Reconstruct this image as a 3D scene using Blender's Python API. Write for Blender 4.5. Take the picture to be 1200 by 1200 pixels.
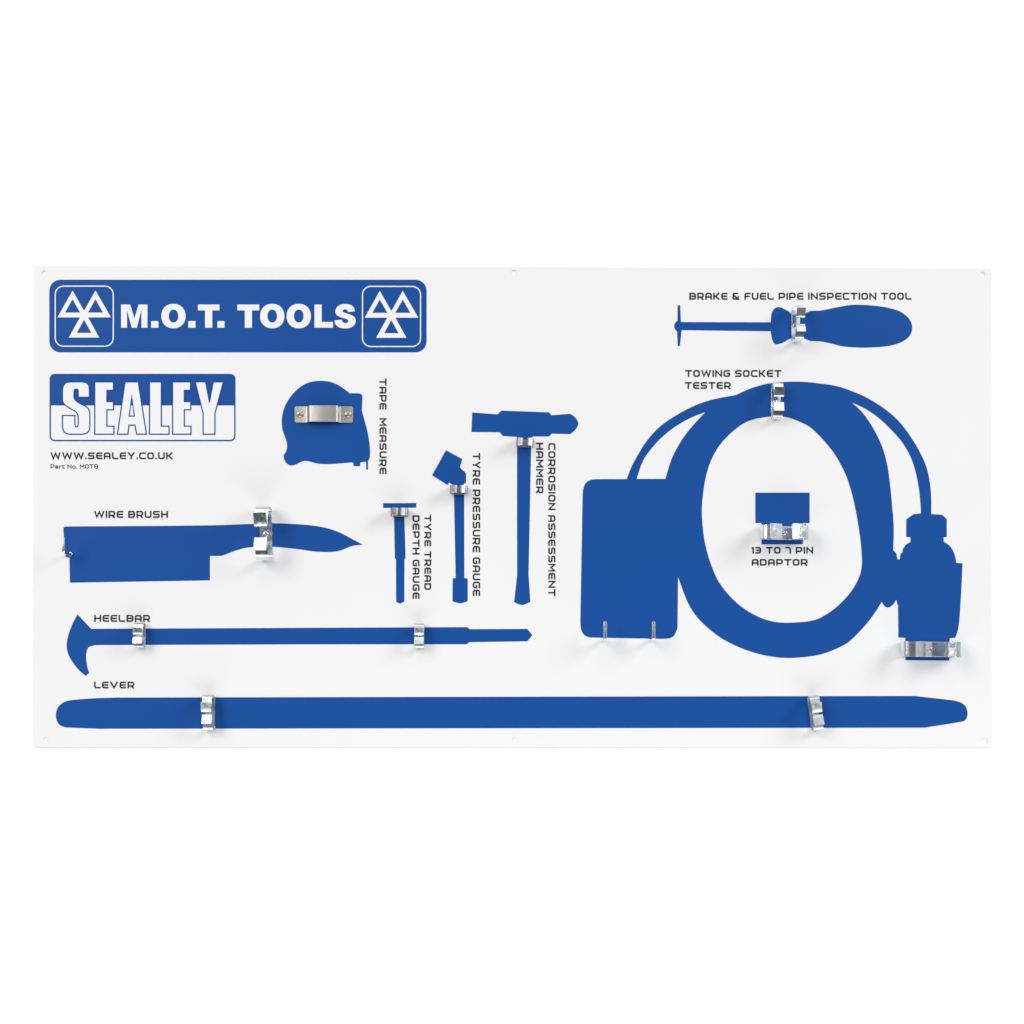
import bpy, bmesh, math, random
from mathutils import Vector, Matrix, Euler
from mathutils.geometry import tessellate_polygon, delaunay_2d_cdt

random.seed(4)
S = bpy.context.scene
COL = S.collection
for o in list(bpy.data.objects):
    bpy.data.objects.remove(o)

# ------------------------------------------------------------------ camera
BOARD_W, BOARD_H, BOARD_Z = 1.22, 0.61256, 1.5
THICK = 0.0015
CAM_LOC = Vector((-0.010958, -1.629894, 1.321862))
CAM_ROT = Euler((1.5760431, -0.0010576, -0.0054436), 'XYZ')
FPX, PPX, PPY = 1500.0, 600.0, 750.0           # focal length and optical axis in photo pixels (1200 wide)
cd = bpy.data.cameras.new('camera')
cam = bpy.data.objects.new('camera', cd)
COL.objects.link(cam)
cam.location, cam.rotation_euler = CAM_LOC, CAM_ROT
cd.sensor_width = 36.0
cd.lens = 36.0 * FPX / 1200.0
cd.shift_y = (PPY - 600.0) / 1200.0
cd.clip_start, cd.clip_end = 0.01, 100
S.camera = cam

# ------------------------------------------------------------------ light
S.view_settings.view_transform = 'Standard'
S.view_settings.look = 'None'
S.view_settings.exposure = 0.0
S.view_settings.gamma = 1.0
S.view_settings.use_curve_mapping = False

W = bpy.data.worlds.new('World')
S.world = W
W.use_nodes = True
nt = W.node_tree
bg = nt.nodes['Background']
tc = nt.nodes.new('ShaderNodeTexCoord')
sep = nt.nodes.new('ShaderNodeSeparateXYZ')
ramp = nt.nodes.new('ShaderNodeValToRGB')
mr = nt.nodes.new('ShaderNodeMapRange')
mr.inputs['From Min'].default_value, mr.inputs['From Max'].default_value = -1, 1
nt.links.new(tc.outputs['Generated'], sep.inputs[0])
nt.links.new(sep.outputs['Z'], mr.inputs['Value'])
nt.links.new(mr.outputs[0], ramp.inputs[0])
e = ramp.color_ramp.elements
e[0].position, e[0].color = 0.0, (0.17, 0.17, 0.178, 1)
e[1].position, e[1].color = 1.0, (1.0, 1.0, 1.02, 1)
for pos, v in ((0.38, 0.25), (0.48, 0.66), (0.60, 0.90)):
    k = e.new(pos)
    k.color = (v, v, v * 1.02, 1)
wn = nt.nodes.new('ShaderNodeTexNoise')                 # noise patches added to the studio surroundings, for contrast in the metal reflections
wn.inputs['Scale'].default_value, wn.inputs['Detail'].default_value = 2.6, 1.5
wr = nt.nodes.new('ShaderNodeMapRange')
wr.inputs['From Min'].default_value, wr.inputs['From Max'].default_value = 0.40, 0.60
wr.inputs['To Min'].default_value, wr.inputs['To Max'].default_value = 0.30, 1.35
nt.links.new(tc.outputs['Generated'], wn.inputs['Vector'])
nt.links.new(wn.outputs[0], wr.inputs['Value'])
wm = nt.nodes.new('ShaderNodeVectorMath')
wm.operation = 'SCALE'
nt.links.new(ramp.outputs[0], wm.inputs[0])
nt.links.new(wr.outputs[0], wm.inputs['Scale'])
nt.links.new(wm.outputs[0], bg.inputs['Color'])
bg.inputs['Strength'].default_value = 0.67


def area(name, loc, target, size, power, color=(1, 1, 1), size_y=None):
    l = bpy.data.lights.new(name, 'AREA')
    l.shape = 'RECTANGLE'
    l.size, l.size_y = size, size_y or size
    l.energy, l.color = power, color
    o = bpy.data.objects.new(name, l)
    COL.objects.link(o)
    o.location = loc
    o.rotation_euler = (Vector(target) - Vector(loc)).to_track_quat('-Z', 'Y').to_euler()
    return o


area('softbox', (-2.2, -2.6, 2.75), (0.05, 0, 1.45), 1.4, 64, (1.0, 0.99, 0.975), 2.4)
area('softbox', (3.2, -1.8, 3.1), (0.05, 0, 1.45), 1.3, 81, (0.98, 0.99, 1.0), 1.6)
area('top_softbox', (0.1, -1.9, 3.95), (0.0, 0, 1.5), 2.4, 13, (1, 1, 1), 1.8)
area('low_fill', (0.3, -0.72, 0.0), (0.3, -0.02, 1.12), 2.6, 20.0, (1, 1, 1), 0.8)  # added fill lamp, brightens the board towards its bottom edge


# ------------------------------------------------------------------ materials
def mat(name, color, rough=0.5, metal=0.0, spec=0.3, noise=None, bump=None, rnoise=None):
    m = bpy.data.materials.new(name)
    m.use_nodes = True
    t = m.node_tree
    b = t.nodes['Principled BSDF']
    b.inputs['Base Color'].default_value = (*color, 1)
    b.inputs['Roughness'].default_value = rough
    b.inputs['Metallic'].default_value = metal
    b.inputs['Specular IOR Level'].default_value = spec
    co = t.nodes.new('ShaderNodeTexCoord')

    def noisy(scale, detail, stretch=None):
        n = t.nodes.new('ShaderNodeTexNoise')
        n.inputs['Scale'].default_value = scale
        n.inputs['Detail'].default_value = detail
        if stretch:
            mp = t.nodes.new('ShaderNodeMapping')
            mp.inputs['Scale'].default_value = stretch
            t.links.new(co.outputs['Object'], mp.inputs['Vector'])
            t.links.new(mp.outputs[0], n.inputs['Vector'])
        else:
            t.links.new(co.outputs['Object'], n.inputs['Vector'])
        return n
    if noise:
        scale, amount, stretch = noise
        n = noisy(scale, 5, stretch)
        r = t.nodes.new('ShaderNodeMapRange')
        r.inputs['From Min'].default_value, r.inputs['From Max'].default_value = 0.3, 0.7
        r.inputs['To Min'].default_value, r.inputs['To Max'].default_value = 1 - amount, 1 + amount
        mx = t.nodes.new('ShaderNodeVectorMath')
        mx.operation = 'SCALE'
        mx.inputs[0].default_value = color
        t.links.new(n.outputs[0], r.inputs['Value'])
        t.links.new(r.outputs[0], mx.inputs['Scale'])
        t.links.new(mx.outputs[0], b.inputs['Base Color'])
    if rnoise:
        scale, lo, hi, stretch = rnoise
        n = noisy(scale, 4, stretch)
        r = t.nodes.new('ShaderNodeMapRange')
        r.inputs['From Min'].default_value, r.inputs['From Max'].default_value = 0.3, 0.7
        r.inputs['To Min'].default_value, r.inputs['To Max'].default_value = lo, hi
        t.links.new(n.outputs[0], r.inputs['Value'])
        t.links.new(r.outputs[0], b.inputs['Roughness'])
    if bump:
        scale, strength, stretch = bump
        n = noisy(scale, 5, stretch)
        bp = t.nodes.new('ShaderNodeBump')
        bp.inputs['Strength'].default_value = strength
        bp.inputs['Distance'].default_value = 0.001
        t.links.new(n.outputs[0], bp.inputs['Height'])
        t.links.new(bp.outputs[0], b.inputs['Normal'])
    return m


M_WALL = mat('white_wall', (0.96, 0.96, 0.96), 0.9, spec=0.0)
M_PANEL = mat('white_panel', (0.765, 0.765, 0.768), 0.45, spec=0.15, noise=(3.0, 0.010, None))
M_WHITE = mat('white_print', (0.765, 0.765, 0.768), 0.5, spec=0.15)
M_BLUE = mat('blue_print', (0.0060, 0.0668, 0.283), 0.5, spec=0.12, noise=(2.0, 0.035, None))
M_BLACK = mat('black_print', (0.022, 0.021, 0.022), 0.6, spec=0.12)
M_ZINC = mat('zinc_plate', (0.78, 0.83, 0.87), 0.17, 1.0, noise=(150, 0.05, None), rnoise=(220, 0.08, 0.26, None),
             bump=(150, 0.045, None))
M_DULL = mat('dull_plate', (0.36, 0.36, 0.37), 0.34, 1.0, noise=(200, 0.12, None), rnoise=(240, 0.26, 0.44, None), bump=(220, 0.08, None))
M_SATIN = mat('satin_zinc', (0.63, 0.665, 0.69), 0.30, 1.0, noise=(170, 0.08, None), rnoise=(230, 0.2, 0.42, None), bump=(170, 0.07, None))
M_STEEL = mat('brushed_steel', (0.43, 0.415, 0.395), 0.38, 1.0, noise=(260, 0.07, (1, 1, 9)),
              rnoise=(200, 0.3, 0.5, (1, 1, 12)), bump=(300, 0.12, (1, 1, 10)))
M_BRASS = mat('brass_screw', (0.60, 0.535, 0.42), 0.28, 1.0, noise=(300, 0.1, None))
M_SCREW = mat('steel_screw', (0.68, 0.68, 0.66), 0.25, 1.0, noise=(300, 0.1, None))

# ------------------------------------------------------------------ helpers
CAM_M = CAM_ROT.to_matrix()


def at(px, py, lift=0.0):
    """A point of the photograph found on the board's plane (lift = metres in front of the board)."""
    d = CAM_M @ Vector(((px - PPX) / FPX, (PPY - py) / FPX, -1.0))
    t = (-lift - CAM_LOC.y) / d.y
    return CAM_LOC + d * t


WORLD = {}


def obj(name, verts, faces, m, parent=None, label=None, smooth=None, bevel=None):
    vs = [Vector(v) for v in verts]
    lo = Vector((min(v[i] for v in vs) for i in range(3)))
    hi = Vector((max(v[i] for v in vs) for i in range(3)))
    c = (lo + hi) / 2
    me = bpy.data.meshes.new(name)
    me.from_pydata([v - c for v in vs], [], faces)
    me.validate()
    me.materials.append(m)
    if smooth is not None:
        for p in me.polygons:
            p.use_smooth = True
        me.set_sharp_from_angle(angle=math.radians(smooth))
    o = bpy.data.objects.new(name, me)
    COL.objects.link(o)
    place(o, c, parent)
    if label:
        o['label'] = label
    if bevel:
        b = o.modifiers.new('bevel', 'BEVEL')
        b.width, b.segments, b.limit_method, b.angle_limit = bevel, 2, 'ANGLE', math.radians(50)
    return o


def place(o, world, parent):
    WORLD[o.name] = Vector(world)
    if parent:
        o.parent = parent
        o.location = Vector(world) - WORLD[parent.name]
    else:
        o.location = world


def area2(p):
    return sum(p[i][0] * p[(i + 1) % len(p)][1] - p[(i + 1) % len(p)][0] * p[i][1] for i in range(len(p)))


def fill(outer, holes=()):
    """2D outline with holes -> (points, triangles)."""
    loops = [[Vector((x, y, 0)) for x, y in l] for l in [outer, *holes]]
    tris = tessellate_polygon(loops)
    pts = [(v.x, v.y) for l in loops for v in l]
    return pts, [tuple(t) for t in tris]


def union(polys):
    """Overlapping 2D polygons -> one flat sheet without doubled faces."""
    vs, fs = [], []
    for p in polys:
        if abs(area2(p)) < 1e-7:
            continue
        q = p if area2(p) > 0 else p[::-1]
        fs.append(list(range(len(vs), len(vs) + len(q))))
        vs += [Vector(v) for v in q]
    eds = [(f[i], f[(i + 1) % len(f)]) for f in fs for i in range(len(f))]
    r = delaunay_2d_cdt(vs, eds, [], 0, 1e-4)

    def inside(x, y):
        for p in polys:
            hit = False
            for i in range(len(p)):
                (ax, ay), (bx, by) = p[i - 1], p[i]
                if (ay > y) != (by > y) and x < ax + (y - ay) * (bx - ax) / (by - ay):
                    hit = not hit
            if hit:
                return True
        return False
    keep = []
    for f in r[2]:
        c = sum((r[0][i] for i in f), Vector((0, 0))) / len(f)
        if inside(c.x, c.y):
            keep.append(tuple(f))
    return [(v.x, v.y) for v in r[0]], keep


def sheet(name, parts, m, parent, lift, label=None):
    """Print on the board: list of (pixel points, faces) as one thin sheet just in front of the panel."""
    V, F = [], []
    for pts, fs in parts:
        n = len(V)
        V += [at(x, y, lift) for x, y in pts]
        for f in fs:
            a, b, c = (pts[f[0]], pts[f[1]], pts[f[2]])
            s = (b[0] - a[0]) * (c[1] - a[1]) - (c[0] - a[0]) * (b[1] - a[1])
            f = f if s < 0 else f[::-1]              # pixel y runs down: this faces the viewer
            F.append(tuple(i + n for i in f))
    return obj(name, V, F, m, parent, label)


def smooth(p, n=6):
    """Catmull-Rom through the points, ends included."""
    out = []
    q = [p[0]] + list(p) + [p[-1]]
    for i in range(1, len(q) - 2):
        p0, p1, p2, p3 = q[i - 1], q[i], q[i + 1], q[i + 2]
        for k in range(n):
            t = k / n
            out.append(tuple(0.5 * ((2 * p1[j]) + (-p0[j] + p2[j]) * t + (2 * p0[j] - 5 * p1[j] + 4 * p2[j] - p3[j]) * t * t
                                    + (-p0[j] + 3 * p1[j] - 3 * p2[j] + p3[j]) * t ** 3) for j in range(2)))
    out.append(tuple(p[-1]))
    return out


def tidy(p):
    out = []
    for v in p:
        if not out or (abs(v[0] - out[-1][0]) + abs(v[1] - out[-1][1])) > 1e-3:
            out.append(v)
    if abs(out[0][0] - out[-1][0]) + abs(out[0][1] - out[-1][1]) < 1e-3:
        out.pop()
    return out


def zoom(x0, y0, k):
    return lambda *pts: [(x0 + x / k, y0 + y / k) for x, y in pts]


def rrect(x0, y0, x1, y1, r, n=8):
    out = []
    for cx, cy, a0 in ((x1 - r, y0 + r, -90), (x1 - r, y1 - r, 0), (x0 + r, y1 - r, 90), (x0 + r, y0 + r, 180)):
        for i in range(n + 1):
            a = math.radians(a0 + 90 * i / n)
            out.append((cx + r * math.cos(a), cy + r * math.sin(a)))
    return out


def ell(cx, cy, rx, ry, p=2.0, n=40):
    out = []
    for i in range(n):
        a = 2 * math.pi * i / n
        c, s = math.cos(a), math.sin(a)
        out.append((cx + rx * math.copysign(abs(c) ** (2 / p), c), cy + ry * math.copysign(abs(s) ** (2 / p), s)))
    return out


def stroke_quads(p, closed, t):
    n = len(p)
    L, R = [], []
    for i in range(n):
        b = Vector(p[i])
        e1 = (b - Vector(p[i - 1])).normalized() if (i > 0 or closed) else None
        e2 = (Vector(p[(i + 1) % n]) - b).normalized() if (i < n - 1 or closed) else None
        e1, e2 = e1 or e2, e2 or e1
        n1, n2 = Vector((-e1.y, e1.x)), Vector((-e2.y, e2.x))
        m = (n1 + n2)
        m = m.normalized() if m.length > 1e-6 else n1
        q = t / 2 / max(m.dot(n1), 0.45)
        L.append(tuple(b + m * q)); R.append(tuple(b - m * q))
    out = []
    for i in range(n if closed else n - 1):
        j = (i + 1) % n
        out.append([L[i], L[j], R[j], R[i]])
    return out


# ------------------------------------------------------------------ the wall behind
def build_wall():
    y = THICK + 0.0002
    o = obj('wall', [(-3, y, -0.6), (3, y, -0.6), (3, y, 3.8), (-3, y, 3.8)], [(0, 1, 2, 3)], M_WALL)
    o['kind'] = 'structure'


build_wall()

# ------------------------------------------------------------------ the board
board = bpy.data.objects.new('shadow_board', None)
COL.objects.link(board)
board.empty_display_size = 0.1
place(board, (0, 0, BOARD_Z - BOARD_H / 2), None)
board['label'] = 'white shadow board with blue tool silhouettes and metal spring clips on a white wall'
board['category'] = 'tool board'


def build_panel():
    x, z = BOARD_W / 2, BOARD_H / 2
    outer = [(a, b + BOARD_Z) for a, b in rrect(-x, -z, x, z, 0.0012, 3)]
    holes = []
    for px, py in ((51.9, 320.2), (602.3, 319.4), (1151.8, 321.6), (53.8, 866.9), (603.4, 867.9), (1154.8, 868.2)):
        c = at(px, py)
        holes.append([(c.x + 0.0036 * math.cos(a * math.pi / 12), c.z + 0.0036 * math.sin(a * math.pi / 12)) for a in range(24)])
    pts, tris = fill(outer, holes)
    n = len(pts)
    V = [(a, 0, b) for a, b in pts] + [(a, THICK, b) for a, b in pts]
    F = []
    for t in tris:
        a, b, c = (Vector(pts[i]) for i in t)
        ccw = (b - a).cross(c - a) > 0
        f = t if ccw else t[::-1]
        F.append(f)
        F.append(tuple(i + n for i in f[::-1]))
    k = 0
    for l, hole in [(outer, False)] + [(h, True) for h in holes]:
        m = len(l)
        for i in range(m):
            j = (i + 1) % m
            q = (k + i, k + i + n, k + j + n, k + j)
            F.append(q if not hole else q[::-1])
        k += m
    obj('panel', V, F, M_PANEL, board)


build_panel()
L1, L2, L3, L4 = 0.0002, 0.0004, 0.0006, 0.0008

# ------------------------------------------------------------------ title banner
banner = sheet('title_banner', [fill(rrect(57.8, 327.8, 499.9, 412.9, 13))], M_BLUE, board, L1,
               'blue rounded title banner')
z = zoom(30, 300, 1200 / 260)


def emblem_parts(dx, dy):
    mv = lambda pts: [(x + dx, y + dy) for x, y in pts]
    quads = []
    for out, inn in (([(172, 332), (254, 187), (336, 332)], [(213, 306), (254, 234), (295, 306)]),
                     ([(296, 332), (378, 187), (462, 332)], [(337, 306), (378, 234), (419, 306)]),
                     ([(234, 441), (316, 292), (398, 441)], [(277, 416), (316, 345), (356, 416)])):
        for i in range(3):
            j = (i + 1) % 3
            quads.append(mv(z(out[i], out[j], inn[j], inn[i])))
    return quads


for dx, dy in ((0, 0), (360.1, 0.35)):
    x0, y0, x1, y1 = 64.0 + dx, 334.6 + dy, 133.4 + dx, 406.4 + dy
    fr = rrect(x0, y0, x1, y1, 10.4), rrect(x0 + 1.35, y0 + 1.35, x1 - 1.35, y1 - 1.35, 9.1)
    sheet('testing_emblem', [union(emblem_parts(dx, dy)), fill(fr[0], [fr[1]])], M_WHITE, banner, L2)

z = zoom(130, 340, 8)
LET = []
LET.append(fill(z((95, 135), (180, 135), (220, 264), (259, 135), (342, 135), (342, 352), (286, 352), (286, 186), (243, 352),
                  (195, 352), (151, 186), (151, 352), (95, 352))))
for x0, x1 in ((377, 445), (725, 793), (998, 1065)):
    LET.append(fill(z((x0, 290), (x1, 290), (x1, 352), (x0, 352))))
LET.append(fill(z(*ell(586, 243, 114, 115, 2.15)), [z(*ell(587, 243, 45, 61, 2.1))]))
LET.append(fill(z((815, 135), (1017, 135), (1017, 190), (950, 190), (950, 352), (882, 352), (882, 190), (815, 190))))
z = zoom(270, 340, 8)
LET.append(fill(z((65, 135), (270, 135), (270, 190), (202, 190), (202, 352), (135, 352), (135, 190), (65, 190))))
LET.append(fill(z(*ell(392, 243, 114, 115, 2.15)), [z(*ell(392, 243, 45, 61, 2.1))]))
LET.append(fill(z(*ell(641, 243, 114, 115, 2.15)), [z(*ell(641, 243, 45, 61, 2.1))]))
LET.append(fill(z((788, 135), (856, 135), (856, 298), (962, 298), (962, 352), (788, 352))))
LET.append(fill(tidy(z(*(smooth([(1168, 198), (1158, 165), (1130, 140), (1080, 129), (1028, 138), (995, 165), (984, 202), (998, 234),
                                 (1040, 256), (1088, 271), (1106, 286), (1098, 303), (1078, 309), (1055, 301), (1044, 277)]) +
                         smooth([(976, 284), (986, 320), (1016, 348), (1075, 359), (1130, 350), (1164, 322), (1175, 285), (1160, 250),
                                 (1120, 228), (1070, 212), (1051, 199), (1058, 184), (1078, 179), (1095, 187), (1103, 206)]))))))
sheet('banner_lettering', LET, M_WHITE, banner, L2)

# ------------------------------------------------------------------ maker's panel
logo = sheet('name_panel', [fill(rrect(58.1, 438.1, 276.0, 517.1, 6))], M_BLUE, board, L1,
             'white panel with blue upper half and outlined block lettering')
low = [p for p in rrect(59.8, 440.0, 274.3, 515.4, 4.5) if p[1] > 475.2]
low = [(59.8, 475.2), (274.3, 475.2)] + low
sheet('lower_field', [fill(tidy(low))], M_WHITE, logo, L2)
zs, zl = zoom(50, 435, 10), zoom(160, 435, 10)
S_SHAPE = zs(*([(540, 298)] + smooth([(540, 215), (532, 170), (505, 142), (460, 133)]) + smooth([(325, 133), (280, 142), (250, 175), (240, 225)]) +
               smooth([(240, 335), (250, 370), (280, 401), (340, 437), (390, 468), (417, 503), (425, 545)]) +
               smooth([(425, 620), (418, 648), (397, 661), (376, 648), (370, 620)]) + [(370, 527), (240, 527)] +
               smooth([(240, 640), (250, 690), (275, 720), (320, 731)]) + smooth([(465, 731), (510, 720), (537, 690), (545, 640)]) +
               smooth([(545, 500), (535, 455), (505, 422), (440, 388), (385, 352), (362, 315), (360, 290)]) +
               smooth([(360, 240), (366, 214), (392, 203), (418, 214), (425, 240)]) + [(425, 298)]))
E_SHAPE = zs((618, 133), (822, 133), (822, 217), (745, 217), (745, 364), (822, 364), (822, 444), (745, 444), (745, 652), (827, 652),
             (827, 731), (618, 731))
A_SHAPE = zs((972, 133), (1113, 133), (1207, 731), (1107, 731), (1088, 624), (1005, 624), (992, 731), (886, 731))
A_HOLE = zs((1044, 262), (1084, 534), (1006, 534))
L_SHAPE = zl((160, 133), (283, 133), (283, 652), (373, 652), (373, 731), (160, 731))
E2_SHAPE = zl((430, 133), (625, 133), (625, 217), (552, 217), (552, 364), (628, 364), (628, 444), (552, 444), (552, 652), (630, 652),
              (630, 731), (430, 731))
Y_SHAPE = zl((697, 133), (803, 133), (848, 368), (862, 368), (905, 133), (1008, 133), (911, 492), (911, 731), (788, 731), (788, 492))
SHAPES = [(tidy(S_SHAPE), []), (E_SHAPE, []), (A_SHAPE, [A_HOLE]), (L_SHAPE, []), (E2_SHAPE, []), (Y_SHAPE, [])]
OUT = 1.5
outline = []
for s, h in SHAPES:
    outline.append(union([q for l in [s, *h] for q in stroke_quads(tidy(l), 1, OUT * 2)]))
sheet('lettering_outline', outline, M_BLUE, logo, L3)
sheet('panel_lettering', [fill(s, h) for s, h in SHAPES], M_WHITE, logo, L4)

# ------------------------------------------------------------------ tool silhouettes
zt = zoom(325, 440, 10)
TAPE = zt(*(smooth([(510, 62), (610, 72), (700, 105), (780, 155), (850, 209)]) + [(950, 209)] + smooth([(960, 210), (988, 222), (998, 252)]) +
            [(990, 410)] + smooth([(990, 410), (1020, 520), (1055, 650), (1078, 780), (1086, 880), (1083, 960), (1064, 998)]) +
            [(1062, 1103), (1042, 1103), (1042, 1010), (970, 1020), (970, 1062), (893, 1062), (893, 1030), (880, 1018)] +
            smooth([(870, 1018), (760, 1028), (620, 1038), (500, 1036), (420, 1020), (350, 1003), (290, 1008), (230, 1037), (170, 1055), (115, 1035),
                    (82, 985), (75, 935), (100, 895), (114, 840), (110, 780), (85, 710), (62, 640), (52, 560), (58, 470), (85, 370), (130, 285),
                    (200, 195), (290, 120), (390, 76), (510, 62)])))
BRUSH = (smooth([(74.2, 621), (74.6, 618.2), (77, 617)]) + [(203, 616.2)] +
         smooth([(203, 616.2), (257.5, 615.4), (292.5, 614.0), (318.5, 613.2), (346.7, 614.2), (368.3, 616.1), (385.7, 619.6), (398.7, 624.4), (411.7, 631.1),
                 (425.2, 638.4)]) +
         smooth([(414.9, 639.2), (409.5, 640.9), (398.7, 645.1), (387.8, 646.8), (368.3, 646.2), (346.7, 643.2), (318.5, 640.7), (292.5, 641.4),
                 (277.3, 644.9), (261.8, 650.6), (257.5, 651.4)]) +
         [(246, 651.5), (246, 680.1), (82, 682.8), (81.4, 653.6), (76.8, 652.5)])
zg = zoom(430, 460, 1200 / 260)
TREAD = [(448.9, 589.7), (487.8, 589.5), (487.8, 594.9), (474.4, 595.0), (473.8, 606), (474.6, 629)] + \
    zg((209, 895), (203, 902), (202, 1128)) + smooth(zg((202, 1130), (180, 1141), (158, 1132))) + zg((157, 902), (151, 895), (147, 670)) + \
    [(462.0, 595.1), (448.9, 595.2)]
PRESS = zg((427, 312), (516, 360), (503, 405), (536, 437)) + [(546.1, 566.3), (543.8, 566.4), (543.1, 569.2), (543.9, 580)] + \
    zg((527, 1003), (545, 1006), (545, 1125)) + smooth(zg((545, 1128), (505, 1140), (463, 1129))) + zg((464, 1006), (480, 1003)) + \
    [(532.1, 580), (532.4, 569.2), (526.2, 565.4), (524.4, 568.4)] + zg((352, 448))
HAMMER = zg((570, 108), (707, 118), (727, 98), (985, 107), (998, 123), (1097, 115)) + \
    smooth(zg((1100, 115), (1126, 134), (1143, 165), (1130, 198), (1100, 225))) + zg((1000, 222), (985, 238)) + \
    [(624.5, 511.4), (623.2, 513)] + zg((888, 290), (880, 700), (874, 985), (884, 1130)) + smooth(zg((884, 1132), (840, 1149), (796, 1134))) + \
    zg((813, 985), (812, 700), (812, 240), (735, 235), (718, 215), (565, 213))
zb, zi = zoom(770, 310, 3.75), zoom(785, 350, 20)
PIPE = zi((182, 155), (243, 155), (258, 540), (285, 548)) + zb((500, 254)) + \
    smooth(zb((500, 245), (503, 215), (515, 195), (530, 187), (548, 190), (565, 199), (582, 209))) + [(926, 367.4), (943.5, 367.2)] + \
    smooth(zb((672, 205), (685, 203), (720, 202), (780, 190), (850, 178), (920, 178), (1000, 187), (1060, 203), (1095, 225), (1115, 250), (1121, 280),
              (1112, 310), (1085, 335), (1040, 353), (980, 362), (900, 365), (820, 360), (770, 348), (720, 338), (675, 336))) + \
    [(939, 395.2), (926.6, 396.6)] + smooth(zb((580, 328), (560, 340), (540, 348), (520, 350), (508, 335), (501, 305), (500, 293))) + \
    zi((285, 738), (275, 745), (235, 1107), (185, 1107), (170, 770)) + smooth(zi((168, 770), (125, 720), (102, 640), (130, 560), (180, 518)))
za, zc, zd, zf = zoom(670, 430, 3.75), zoom(940, 430, 5), zoom(1000, 590, 6), zoom(670, 590, 3.75)
SOCKET = (za((48, 560)) + smooth(za((50, 540), (60, 512), (82, 497), (110, 493))) + za((242, 493)) +
          smooth(za((242, 493), (262, 440), (290, 388), (332, 322), (390, 260), (460, 212), (540, 170), (620, 143), (718, 124))) +
          smooth(za((720, 124), (790, 93), (870, 72), (960, 65), (1040, 67), (1120, 77)) +
                 zc((100, 95), (200, 112), (290, 141), (380, 181), (480, 243), (570, 322), (650, 430), (710, 540), (740, 630), (755, 740), (757, 862))) +
          zd((625, 80), (657, 110), (657, 235), (635, 238)) + smooth(zd((635, 270), (675, 295), (705, 340), (720, 390), (724, 418))) +
          zd((768, 420), (760, 600)) + smooth(zd((760, 600), (750, 760), (742, 850), (730, 910), (715, 945))) +
          zd((677, 948), (677, 1080), (672, 1105), (367, 1102), (365, 945), (317, 942), (315, 720), (308, 705), (303, 677)) +
          smooth(zd((301, 679), (276, 715), (244, 732), (218, 720), (201, 693))) +
          smooth(zd((200, 692), (150, 770), (90, 850)) + [(1000, 747.5)] +
                 zf((1200, 620), (1130, 652), (1060, 670), (960, 679), (880, 673), (800, 655), (720, 625), (640, 580), (560, 510), (510, 435), (467, 322))) +
          zf((465, 545)) + smooth(zf((464, 550), (450, 580), (430, 592), (400, 595))) + smooth(zf((80, 589), (55, 578), (41, 552), (38, 520))))
RING = smooth(za((880, 217), (940, 220), (1000, 240), (1060, 275)) +
              zc((160, 470), (220, 560), (270, 670), (310, 820), (340, 1000)) + zoom(960, 640, 12)((600, 150), (600, 260), (575, 400), (500, 560), (390, 710), (250, 850), (100, 960)) +
              zf((1060, 514), (960, 524), (880, 518), (800, 488), (720, 432), (650, 350), (610, 262), (585, 170), (574, 80)) +
              za((573, 600), (590, 480), (622, 390), (670, 320), (740, 258), (800, 230), (880, 217)))
WEDGE1 = za((285, 492), (412, 492)) + smooth(za((412, 492), (430, 430), (452, 376), (490, 312), (530, 260), (587, 198))) + \
    smooth(za((585, 199), (520, 225), (450, 266), (390, 315), (340, 372), (310, 420), (285, 492)))
WEDGE2 = smooth(zc((292, 208), (370, 245), (450, 300), (540, 387), (600, 462), (645, 550), (675, 660), (690, 760), (697, 858))) + \
    zd((425, 75), (372, 112), (372, 235), (402, 238)) + smooth(zd((402, 270), (370, 290), (350, 320), (344, 348))) + \
    zd((332, 352), (327, 392), (312, 393)) + smooth(zd((309, 385), (302, 352), (282, 330))) + \
    smooth(zd((281, 330), (284, 180), (278, 60)) + zc((530, 850), (520, 730), (500, 580), (470, 470), (420, 365), (360, 275), (292, 208)))
zp = zoom(870, 570, 12)
ADAPT = zp((182, 88), (945, 88), (945, 515), (852, 515), (850, 815), (268, 815), (270, 515), (182, 515))
zh, zm = zoom(70, 715, 1200 / 85), zoom(350, 700, 3.75)
HEEL = zh((295, 70), (515, 305)) + [(107, 736.9)] + zm((740, 131), (752, 140), (1005, 139), (1027, 166), (1005, 193), (750, 197), (738, 206), (0, 206.5)) + \
    zh((640, 577)) + smooth(zh((590, 578), (520, 597), (470, 618))) + smooth(zh((470, 620), (442, 700), (436, 790), (455, 930), (488, 1040))) + zh((428, 1088)) + \
    smooth(zh((427, 1087), (340, 1015), (250, 910), (170, 790), (127, 680), (114, 560), (150, 390), (215, 220), (295, 70)))
zv, zw = zoom(30, 790, 3.75), zoom(860, 790, 3.75)
LEVER = smooth(zv((138, 208), (133, 182), (140, 150), (158, 130), (185, 117), (235, 111), (310, 106), (400, 103))) + zw((795, 96), (900, 108)) + \
    smooth(zw((965, 115.5), (1000, 126), (1020, 145), (1027, 172), (1022, 195), (1010, 207))) + zw((960, 216), (840, 235)) + \
    zv((320, 240)) + smooth(zv((175, 234), (150, 224), (138, 208)))
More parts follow.
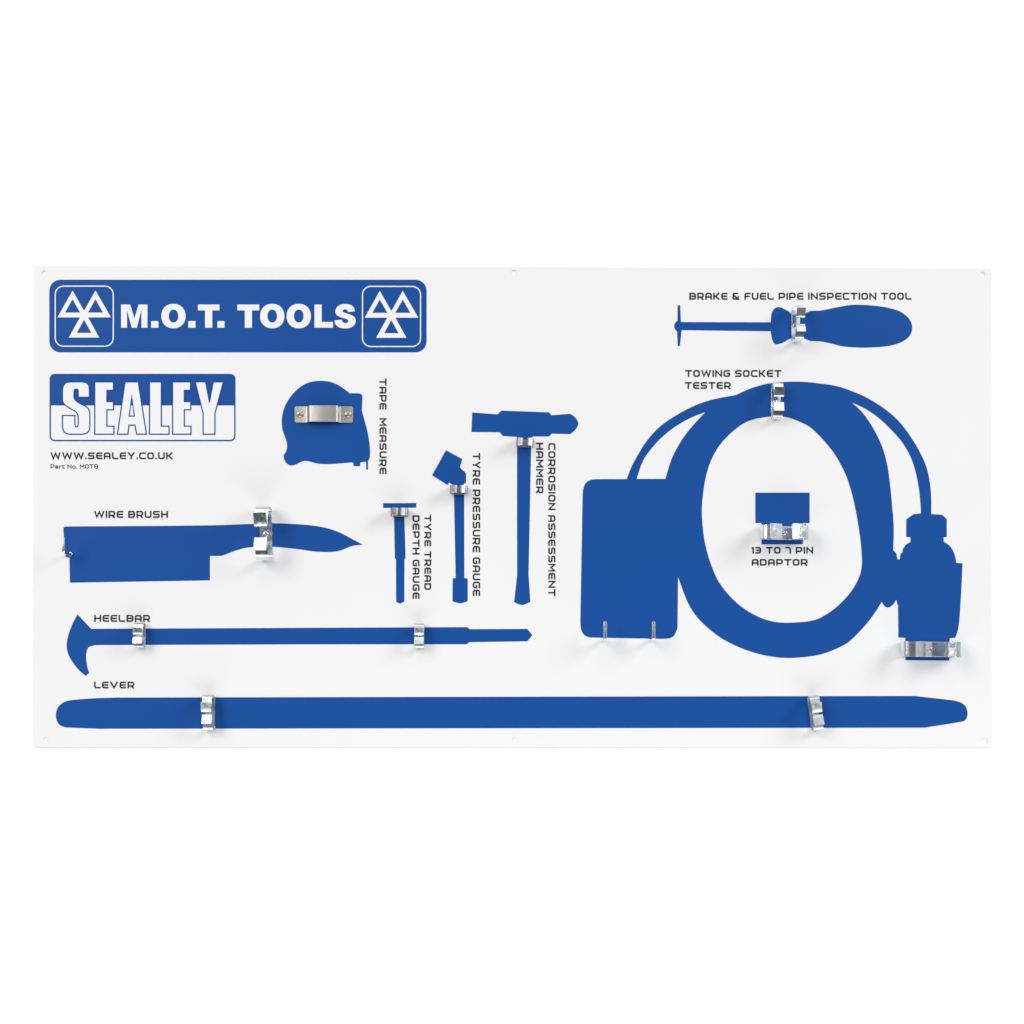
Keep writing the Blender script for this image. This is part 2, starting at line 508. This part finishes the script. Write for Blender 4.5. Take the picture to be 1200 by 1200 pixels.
for name, out, holes, lab in (
        ('tape_measure_silhouette', TAPE, (), None), ('wire_brush_silhouette', BRUSH, (), None),
        ('tread_gauge_silhouette', TREAD, (), None), ('pressure_gauge_silhouette', PRESS, (), None),
        ('hammer_silhouette', HAMMER, (), None), ('inspection_tool_silhouette', PIPE, (), None),
        ('socket_tester_silhouette', SOCKET, (RING, WEDGE1, WEDGE2), None), ('adaptor_silhouette', ADAPT, (), None),
        ('heelbar_silhouette', HEEL, (), None), ('lever_silhouette', LEVER, (), None)):
    sheet(name, [fill(tidy(out), [tidy(h) for h in holes])], M_BLUE, board, L1, 'blue ' + name.replace('_', ' '))

# ------------------------------------------------------------------ captions: a square stroke alphabet
WIDTH = dict(W=1.5, V=1.2, M=1.14, I=0.2, Y=1.12, N=1.05, E=0.95, F=0.92, L=0.95, K=1.0, T=1.02)
WIDTH.update({'.': 0.2, ' ': 0.34, '1': 0.36, '7': 0.84, '3': 0.9, '&': 1.08, 'a': 0.86, 'r': 0.66, 't': 0.62, 'o': 0.86})


def strokes(c, w, H, t):
    """Centre lines of one letter in a w x H box: (points, closed, rounded corner indices)."""
    h = t / 2
    l, r, a, b, m = h, w - h, h, H - h, H / 2
    if c == 'A': return [([(l, H), (l, a), (r, a), (r, H)], 0, (1, 2)), ([(l, H * .60), (r, H * .60)], 0, ())]
    if c in 'B8':
        return [([(l, a), (r, a), (r, b), (l, b)], 1, (1, 2) if c == 'B' else (0, 1, 2, 3)), ([(l, m), (r, m)], 0, ())]
    if c == 'C': return [([(w, a), (l, a), (l, b), (w, b)], 0, (1, 2))]
    if c == 'D': return [([(l, a), (r, a), (r, b), (l, b)], 1, (1, 2))]
    if c == 'E': return [([(w, a), (l, a), (l, b), (w, b)], 0, (1, 2)), ([(l, m), (w * .97, m)], 0, ())]
    if c == 'F': return [([(w, a), (l, a), (l, H)], 0, (1,)), ([(l, m * 1.05), (w * .9, m * 1.05)], 0, ())]
    if c == 'G': return [([(w * .98, a), (l, a), (l, b), (r, b), (r, m), (w * .48, m)], 0, (1, 2, 3))]
    if c == 'H': return [([(l, 0), (l, H)], 0, ()), ([(r, 0), (r, H)], 0, ()), ([(l, m), (r, m)], 0, ())]
    if c == 'I': return [([(w / 2, 0), (w / 2, H)], 0, ())]
    if c == 'K': return [([(l, 0), (l, H)], 0, ()), ([(l, m), (w * .42, m), (w - h, 0)], 0, ()), ([(w * .38, m), (w - h * .8, H)], 0, ())]
    if c == 'L': return [([(l, 0), (l, b), (w, b)], 0, (1,))]
    if c == 'M': return [([(l, H), (l, h), (w / 2, H * .62), (r, h), (r, H)], 0, ())]
    if c == 'N': return [([(l, H), (l, h * 1.1), (r, H - h * 1.1), (r, 0)], 0, ())]
    if c == 'O': return [([(l, a), (r, a), (r, b), (l, b)], 1, (0, 1, 2, 3))]
    if c == 'P': return [([(l, H), (l, a), (r, a), (r, H * .66), (l, H * .66)], 0, (2, 3))]
    if c == 'R': return [([(l, H), (l, a), (r, a), (r, H * .63), (l, H * .63)], 0, (2, 3)), ([(w * .50, H * .63), (w - h * .6, H)], 0, ())]
    if c == 'S': return [([(w * .98, a), (l, a), (l, m), (r, m), (r, b), (w * .02, b)], 0, (1, 2, 3, 4))]
    if c == 'T': return [([(0, a), (w, a)], 0, ()), ([(w / 2, a), (w / 2, H)], 0, ())]
    if c == 'U': return [([(l, 0), (l, b), (r, b), (r, 0)], 0, (1, 2))]
    if c == 'V': return [([(h * .9, 0), (w / 2, H - h), (w - h * .9, 0)], 0, ())]
    if c == 'W': return [([(h * .9, 0), (w * .27, H - h), (w / 2, h * 1.2), (w * .73, H - h), (w - h * .9, 0)], 0, ())]
    if c == 'Y': return [([(h * .9, 0), (w / 2, H * .56), (w - h * .9, 0)], 0, ()), ([(w / 2, H * .5), (w / 2, H)], 0, ())]
    if c == '&':
        return [([(w * .78, a), (w * .14, a), (w * .14, H * .34), (w - h * .5, H)], 0, (1,)),
                ([(w * .32, H * .49), (l, H * .49), (l, b), (w * .66, b), (w * .88, H * .5)], 0, (1, 2))]
    if c == '1': return [([(0, H * .2), (w - h - w * .3, a * 1.2), (w - h, a * 1.2), (w - h, H)], 0, ())]
    if c == '3': return [([(0, a), (r, a), (r, b), (0, b)], 0, (1, 2)), ([(w * .15, m), (r, m)], 0, ())]
    if c == '7': return [([(0, a), (r, a), (r, H)], 0, (1,))]
    if c == '.': return [([(w / 2, H - t * 1.1), (w / 2, H)], 0, ())]
    x = H * .28 + h
    if c == 'a': return [([(w * .05, x), (r, x), (r, b), (l, b), (l, H * .66), (r, H * .66)], 0, (1, 3, 4))]
    if c == 'o': return [([(l, x), (r, x), (r, b), (l, b)], 1, (0, 1, 2, 3))]
    if c == 'r': return [([(l, H), (l, x), (w, x)], 0, (1,))]
    if c == 't': return [([(l, H * .08), (l, b), (w, b)], 0, (1,)), ([(l, x), (w * .95, x)], 0, ())]
    return []


def round_corners(p, closed, idx, rad):
    out = []
    n = len(p)
    for i in range(n):
        if i in idx and (closed or 0 < i < n - 1):
            a, b, c = Vector(p[i - 1]), Vector(p[i]), Vector(p[(i + 1) % n])
            r = min(rad, (a - b).length * .48, (c - b).length * .48)
            s, e_ = b + (a - b).normalized() * r, b + (c - b).normalized() * r
            for k in range(4):
                u = k / 3
                out.append(tuple(s * (1 - u) ** 2 + b * 2 * u * (1 - u) + e_ * u * u))
        else:
            out.append(tuple(p[i]))
    return out


def text_line(text, x0, x1, y0, y1, t, gap=0.19, vertical=False):
    """Pixels of one caption line: cap height y0..y1, from x0 to x1; vertical = turned a quarter clockwise
    (x0..x1 then runs down the picture and y0..y1 from right to left)."""
    H = abs(y1 - y0)
    total = sum(WIDTH.get(c, 1.0) for c in text) + gap * (len(text) - 1)
    k = (x1 - x0) / total
    u = 0
    out = []
    for c in text:
        w = WIDTH.get(c, 1.0) * k
        quads = []
        for p, closed, idx in strokes(c, w, H, t):
            quads += stroke_quads(round_corners(p, closed, idx, t * 1.15), closed, t)
        if quads:
            if vertical:
                f = lambda v: (y0 - v[1], x0 + u + v[0])
            else:
                f = lambda v: (x0 + u + v[0], y0 + v[1])
            pts, fs = union(quads)
            out.append(([f(v) for v in pts], fs))
        u += w + gap * k
    return out


CAPTIONS = [
    ('web_address', [('WWW.SEALEY.CO.UK', 59.2, 202.7, 530.1, 538.2, 1.82, False)]),
    ('part_number', [('Part No. MOT8', 59.2, 114.8, 544.1, 549.1, 0.92, False)]),
    ('caption', [('WIRE BRUSH', 110.3, 196.8, 598.7, 607.0, 1.82, False)]),
    ('caption', [('BRAKE & FUEL PIPE INSPECTION TOOL', 807.8, 1068.2, 343.0, 351.3, 1.82, False)]),
    ('caption', [('TOWING SOCKET', 802.9, 915.6, 433.6, 441.8, 1.82, False), ('TESTER', 802.7, 856.4, 447.7, 455.8, 1.82, False)]),
    ('caption', [('TAPE  MEASURE', 443.5, 555.6, 453.0, 444.6, 1.82, True)]),
    ('caption', [('TYRE PRESSURE GAUGE', 530.8, 698.6, 562.7, 554.0, 1.82, True)]),
    ('caption', [('TYRE TREAD', 603.4, 691.3, 505.3, 497.3, 1.82, True), ('DEPTH GAUGE', 603.8, 701.8, 491.7, 483.5, 1.82, True)]),
    ('caption', [('CORROSION ASSESSMENT', 519.2, 698.7, 650.9, 642.5, 1.82, True), ('HAMMER', 518.8, 578.4, 636.7, 628.3, 1.82, True)]),
    ('caption', [('13 TO 7 PIN', 880.8, 953.0, 640.9, 648.8, 1.82, False), ('ADAPTOR', 880.9, 946.5, 655.1, 662.9, 1.82, False)]),
    ('caption', [('HEELBAR', 110.4, 175.9, 720.6, 728.8, 1.82, False)]),
    ('caption', [('LEVER', 110.1, 157.5, 798.8, 806.8, 1.82, False)]),
]
for name, lines in CAPTIONS:
    parts = []
    for text, a, b, c, d, t, v in lines:
        parts += text_line(text, a, b, c, d, t, vertical=v)
    txt = ' '.join(l[0].lower() for l in lines).replace('  ', ' ')
    sheet(name, parts, M_BLACK, board, L1, None if name != 'caption' else 'dark caption reading ' + txt)


# ------------------------------------------------------------------ metal fittings
def frame(px, py, deg):
    """Local axes on the board at a photo point: u along the fitting, v across it, n towards the viewer (metres)."""
    o = at(px, py)
    a = math.radians(deg)
    u = Vector((math.cos(a), 0, math.sin(a)))
    v = Vector((-math.sin(a), 0, math.cos(a)))
    return lambda s, w, z: o + (u * s + v * w + Vector((0, -1, 0)) * z) * 0.001


def strip(prof, width, thick, fr, shift=0.0, taper=None):
    """A bent metal strip: profile (s, z) in mm swept across width."""
    n = len(prof)
    A, B = [], []
    for i in range(n):
        a, b, c = Vector(prof[max(i - 1, 0)]), Vector(prof[i]), Vector(prof[min(i + 1, n - 1)])
        d = (c - a).normalized()
        nn = Vector((-d.y, d.x))
        A.append(b + nn * thick / 2); B.append(b - nn * thick / 2)
    loop = A + B[::-1]
    m = len(loop)
    idx = list(range(n)) + list(range(n))[::-1]
    wd = [width / 2 * (taper[i] if taper else 1.0) for i in range(n)]
    V = [fr(p.x, shift - wd[idx[i]], p.y) for i, p in enumerate(loop)] + [fr(p.x, shift + wd[idx[i]], p.y) for i, p in enumerate(loop)]
    F = []
    for i in range(m):
        j = (i + 1) % m
        F.append((i, j, m + j, m + i))
    for i in range(n - 1):
        F.append((i, m - 1 - i, m - 2 - i, i + 1))
        F.append((m + i, m + i + 1, 2 * m - 2 - i, 2 * m - 1 - i))
    return V, F


def fix_normals(o):
    bm = bmesh.new()
    bm.from_mesh(o.data)
    bmesh.ops.recalc_face_normals(bm, faces=bm.faces)
    bm.to_mesh(o.data)
    bm.free()
    o.data.update()


def screw(fr, s, w, z0, r, h, m, parent, turn=20, cross=True):
    """Pan-head screw: a domed head with a real cross recess."""
    V, F = [], []
    N = 24
    prof = [(r, 0), (r * 0.99, h * .25), (r * .93, h * .5), (r * .8, h * .74), (r * .6, h * .9), (r * .32, h * .98)]
    for pr, pz in prof:
        for i in range(N):
            a = 2 * math.pi * i / N
            V.append(Vector((pr * math.cos(a), pr * math.sin(a), pz)))
    for k in range(len(prof) - 1):
        for i in range(N):
            j = (i + 1) % N
            F.append((k * N + i, k * N + j, (k + 1) * N + j, (k + 1) * N + i))
    F.append(tuple(range((len(prof) - 1) * N, len(prof) * N)))
    F.append(tuple(range(N))[::-1])
    me = bpy.data.meshes.new('screw_head')
    me.from_pydata([tuple(v) for v in V], [], F)
    if cross:
        head = bpy.data.objects.new('screw_head', me)
        COL.objects.link(head)
        bm = bmesh.new()
        for q in (0, 90):
            M = Matrix.Rotation(math.radians(turn + q), 4, 'Z') @ Matrix.Translation((0, 0, h * (.82 + .002 * q / 9))) @ Matrix.Diagonal((r * 1.1, r * .34, h, 1))
            bmesh.ops.create_cube(bm, size=1.0, matrix=M)
        cm = bpy.data.meshes.new('cutter')
        bm.to_mesh(cm)
        bm.free()
        cut = bpy.data.objects.new('cutter', cm)
        COL.objects.link(cut)
        md = head.modifiers.new('recess', 'BOOLEAN')
        md.object, md.operation, md.solver = cut, 'DIFFERENCE', 'EXACT'
        md.use_self = True
        dg = bpy.context.evaluated_depsgraph_get()
        dg.update()
        me2 = bpy.data.meshes.new_from_object(head.evaluated_get(dg))
        bpy.data.objects.remove(head)
        bpy.data.objects.remove(cut)
        me = me2
    V = [fr(s + v.co.x, w + v.co.y, z0 + v.co.z) for v in me.vertices]
    F = [tuple(p.vertices) for p in me.polygons]
    o = obj('screw', V, F, m, parent, smooth=35)
    fix_normals(o)
    return o


def spring_clip(px, py, deg, width, B, depth, gap, lip, label, screw_m=None, sr=2.6, soff=(0, 0), jw=1.0, skew=0.0, th=1.0, m=None, curl=0.0, flare=1.0):
    """A sprung tool clip: a flat foot screwed to the board and two bent jaws with flared lips."""
    m = m or M_ZINC
    fr = frame(px, py, deg)
    b = B * 0.80
    foot = strip([(-b, th / 2 + .8), (-b * .5, th / 2 + .8), (0, th / 2 + .8), (b * .5, th / 2 + .8), (b, th / 2 + .8)], width, th, fr)
    clip = obj('spring_clip', *foot, m, board, label, smooth=35, bevel=0.0002)
    fix_normals(clip)
    z0 = th / 2 + .8
    for sgn in (-1, 1):
        kz = flare * (1 + (0.05 * sgn if skew else 0))
        p = smooth([(b, z0), (B * .93, z0 + depth * .05), (B, z0 + depth * .22), (B * .985, z0 + depth * .46), (B * .90, z0 + depth * .61),
                    (gap + (B - gap) * .52, z0 + depth * .70), (gap + (B - gap) * .16, z0 + depth * .755), (gap, z0 + depth * .785)], 5)
        g2 = [(gap + .15, z0 + depth * .80), (gap + .8, z0 + depth * .835)]
        q = smooth([g2[1], (gap + (lip - gap) * .33, z0 + depth * (.835 + (.055 + .017 * curl) * kz)), (gap + (lip - gap) * .66, z0 + depth * (.835 + (.11 + .015 * curl) * kz)), (lip, z0 + depth * (.835 + .165 * kz))], 4)
        prof = p + [g2[0]] + q
        nfl = len(q) + 1
        taper = [1.0] * (len(prof) - nfl) + [jw] * nfl
        prof = [(s * sgn, z_) for s, z_ in prof]
        V, F = strip(prof, width, th, fr, skew * sgn, taper)
        j = obj('jaw', V, F, m, clip, smooth=30, bevel=0.0002)
        fix_normals(j)
    if screw_m:
        screw(fr, soff[0], soff[1], th + .8, sr, sr * .62, screw_m, clip, turn=random.uniform(0, 80))
    return clip


spring_clip(311.8, 626.2, 90.6, 16.0, 33.5, 42, 7.0, 23.5, 'large clip across the wire brush handle', M_SCREW, 3.7, jw=1.0)
spring_clip(932.3, 382.0, 90.0, 10.5, 22.0, 31, 4.3, 15.0, 'clip on the inspection tool neck', M_BRASS, 2.7, (0, 1.6), jw=1.06)
spring_clip(908.9, 471.2, 89.0, 12.0, 22.4, 22, 3.6, 15.0, 'clip on the top of the cable coil', M_SCREW, 2.5, (0, 1.0), jw=1.05)
spring_clip(165.7, 744.8, 90.0, 11.8, 15.6, 18, 1.2, 10.0, 'clip near the hooked end of the heelbar', M_SCREW, 2.0, jw=1.0, m=M_SATIN)
spring_clip(491.9, 745.3, 90.0, 11.8, 15.4, 18, 1.3, 10.2, 'clip near the plain end of the heelbar', M_SCREW, 2.0, jw=1.0, m=M_SATIN)
spring_clip(246.4, 834.8, 90.0, 12.4, 22.3, 22, 1.4, 13.4, 'clip near the rounded end of the lever', M_SCREW, 2.2, jw=1.02, skew=.5, m=M_SATIN)
spring_clip(953.4, 835.4, 97.4, 12.2, 21.8, 23, 1.6, 14.0, 'tilted clip near the tapered end of the lever', M_SCREW, 2.2, jw=1.03, m=M_SATIN)
spring_clip(916.8, 624.7, -0.4, 17.2, 29.6, 32, 6.4, 22.6, 'wide clip across the adaptor', M_SCREW, 2.7, (3.2, 0), jw=1.06, curl=.3, flare=1.3)
spring_clip(1087.6, 760.8, -0.6, 19.4, 37.5, 31, 12.2, 24.0, 'widest clip under the towing plug', M_BRASS, 3.0, (1.5, -.5), jw=1.0, curl=.3, flare=1.45)
spring_clip(468.7, 601.1, -1.0, 9.6, 10.8, 19, 0.9, 8.4, 'small clip on the tread gauge stem', None, jw=1.0, th=.9, m=M_DULL)
spring_clip(537.9, 574.9, -1.0, 9.6, 11.0, 18, 1.6, 8.6, 'small clip on the pressure gauge stem', None, jw=1.0, th=.9, m=M_DULL)
spring_clip(615.2, 519.8, -2.0, 9.4, 10.8, 17, 2.5, 8.8, 'small clip under the hammer head', None, jw=1.0, th=.9, m=M_DULL)


def bracket():
    """Hat-shaped steel strap over the tape measure outline."""
    fr = frame(379.7, 486.0, 0)
    t = 1.2
    z0 = t / 2 + .8
    half = [(37.2, z0), (36.9, z0), (36.2, z0), (35.2, z0), (22.6, z0), (20.6, z0 + .4), (19.4, z0 + 1.6), (18.4, z0 + 5.0), (17.4, z0 + 6.3), (15.4, z0 + 6.8)]
    tp = [.78, .88, .96, 1.0] + [1.0] * 6
    prof = [(-s, z_) for s, z_ in half] + [(s, z_) for s, z_ in half[::-1]]
    br = obj('strap_bracket', *strip(prof, 20.6, t, fr, 0.0, tp + tp[::-1]), M_STEEL, board, 'grey hat shaped strap on the tape measure silhouette', smooth=40, bevel=0.0002)
    fix_normals(br)
    for s, w in ((-30.4, .2), (30.6, .2)):
        screw(fr, s, w, t + .8, 4.4, 2.7, M_BRASS, br, turn=random.uniform(10, 60))


bracket()


def tube(path, r, fr, N=14, sq=False):
    pts = [Vector(p) for p in path]
    V, F = [], []
    n = len(pts)
    for i in range(n):
        d = (pts[min(i + 1, n - 1)] - pts[max(i - 1, 0)]).normalized()
        side = Vector((1, 0, 0))
        up = d.cross(side).normalized()
        for k in range(N):
            a = 2 * math.pi * (k + .5) / N
            c, s_ = math.cos(a), math.sin(a)
            if sq:
                q = max(abs(c), abs(s_)) ** .75
                c, s_ = c / q, s_ / q
            p = pts[i] + (side * c + up * s_) * r
            V.append(fr(p.x, p.y, p.z))
    for i in range(n - 1):
        for k in range(N):
            j = (k + 1) % N
            F.append((i * N + k, i * N + j, (i + 1) * N + j, (i + 1) * N + k))
    F.append(tuple(range(N))[::-1])
    F.append(tuple(range((n - 1) * N, n * N)))
    return V, F


def hook(px, py, r, reach, rise, label, sq, collar, bend=1.5):
    """Cranked peg: it stands out from the board and turns up at its end."""
    fr = frame(px, py, 0)
    b = r * bend
    path = [(0, 0, 0.3), (0, 0, reach * .5), (0, 0, reach - b)]
    for i in range(1, 7):
        a = math.pi / 2 * i / 6
        path.append((0, b - b * math.cos(a), reach - b + b * math.sin(a)))
    path += [(0, rise * .6, reach), (0, rise - r * .4, reach), (0, rise, reach)]
    V, F = tube(path, r, fr, 16, sq)
    h = obj('hook', V, F, M_ZINC, board, label, smooth=40, bevel=0.0003)
    fix_normals(h)
    V, F = [], []
    N = 20
    prof = [(r, .4), (collar, .4), (collar, 1.6), (collar * .85, 2.2), (r * .8, 2.4)]
    for pr, pz in prof:
        for i in range(N):
            a = 2 * math.pi * i / N
            V.append(fr(pr * math.cos(a), pr * math.sin(a), pz))
    for k in range(len(prof) - 1):
        for i in range(N):
            j = (i + 1) % N
            F.append((k * N + i, k * N + j, (k + 1) * N + j, (k + 1) * N + i))
    c = obj('collar', V, F, M_ZINC, h, smooth=40)
    fix_normals(c)


hook(83.0, 649.6, 1.9, 27, 19.5, 'hook at the left edge of the wire brush', False, 3.1, 2.6)
hook(707.4, 749.9, 2.25, 26, 23.0, 'left of the two pegs under the box', True, 2.6)
hook(763.0, 749.9, 2.25, 26, 23.0, 'right of the two pegs under the box', True, 2.6)
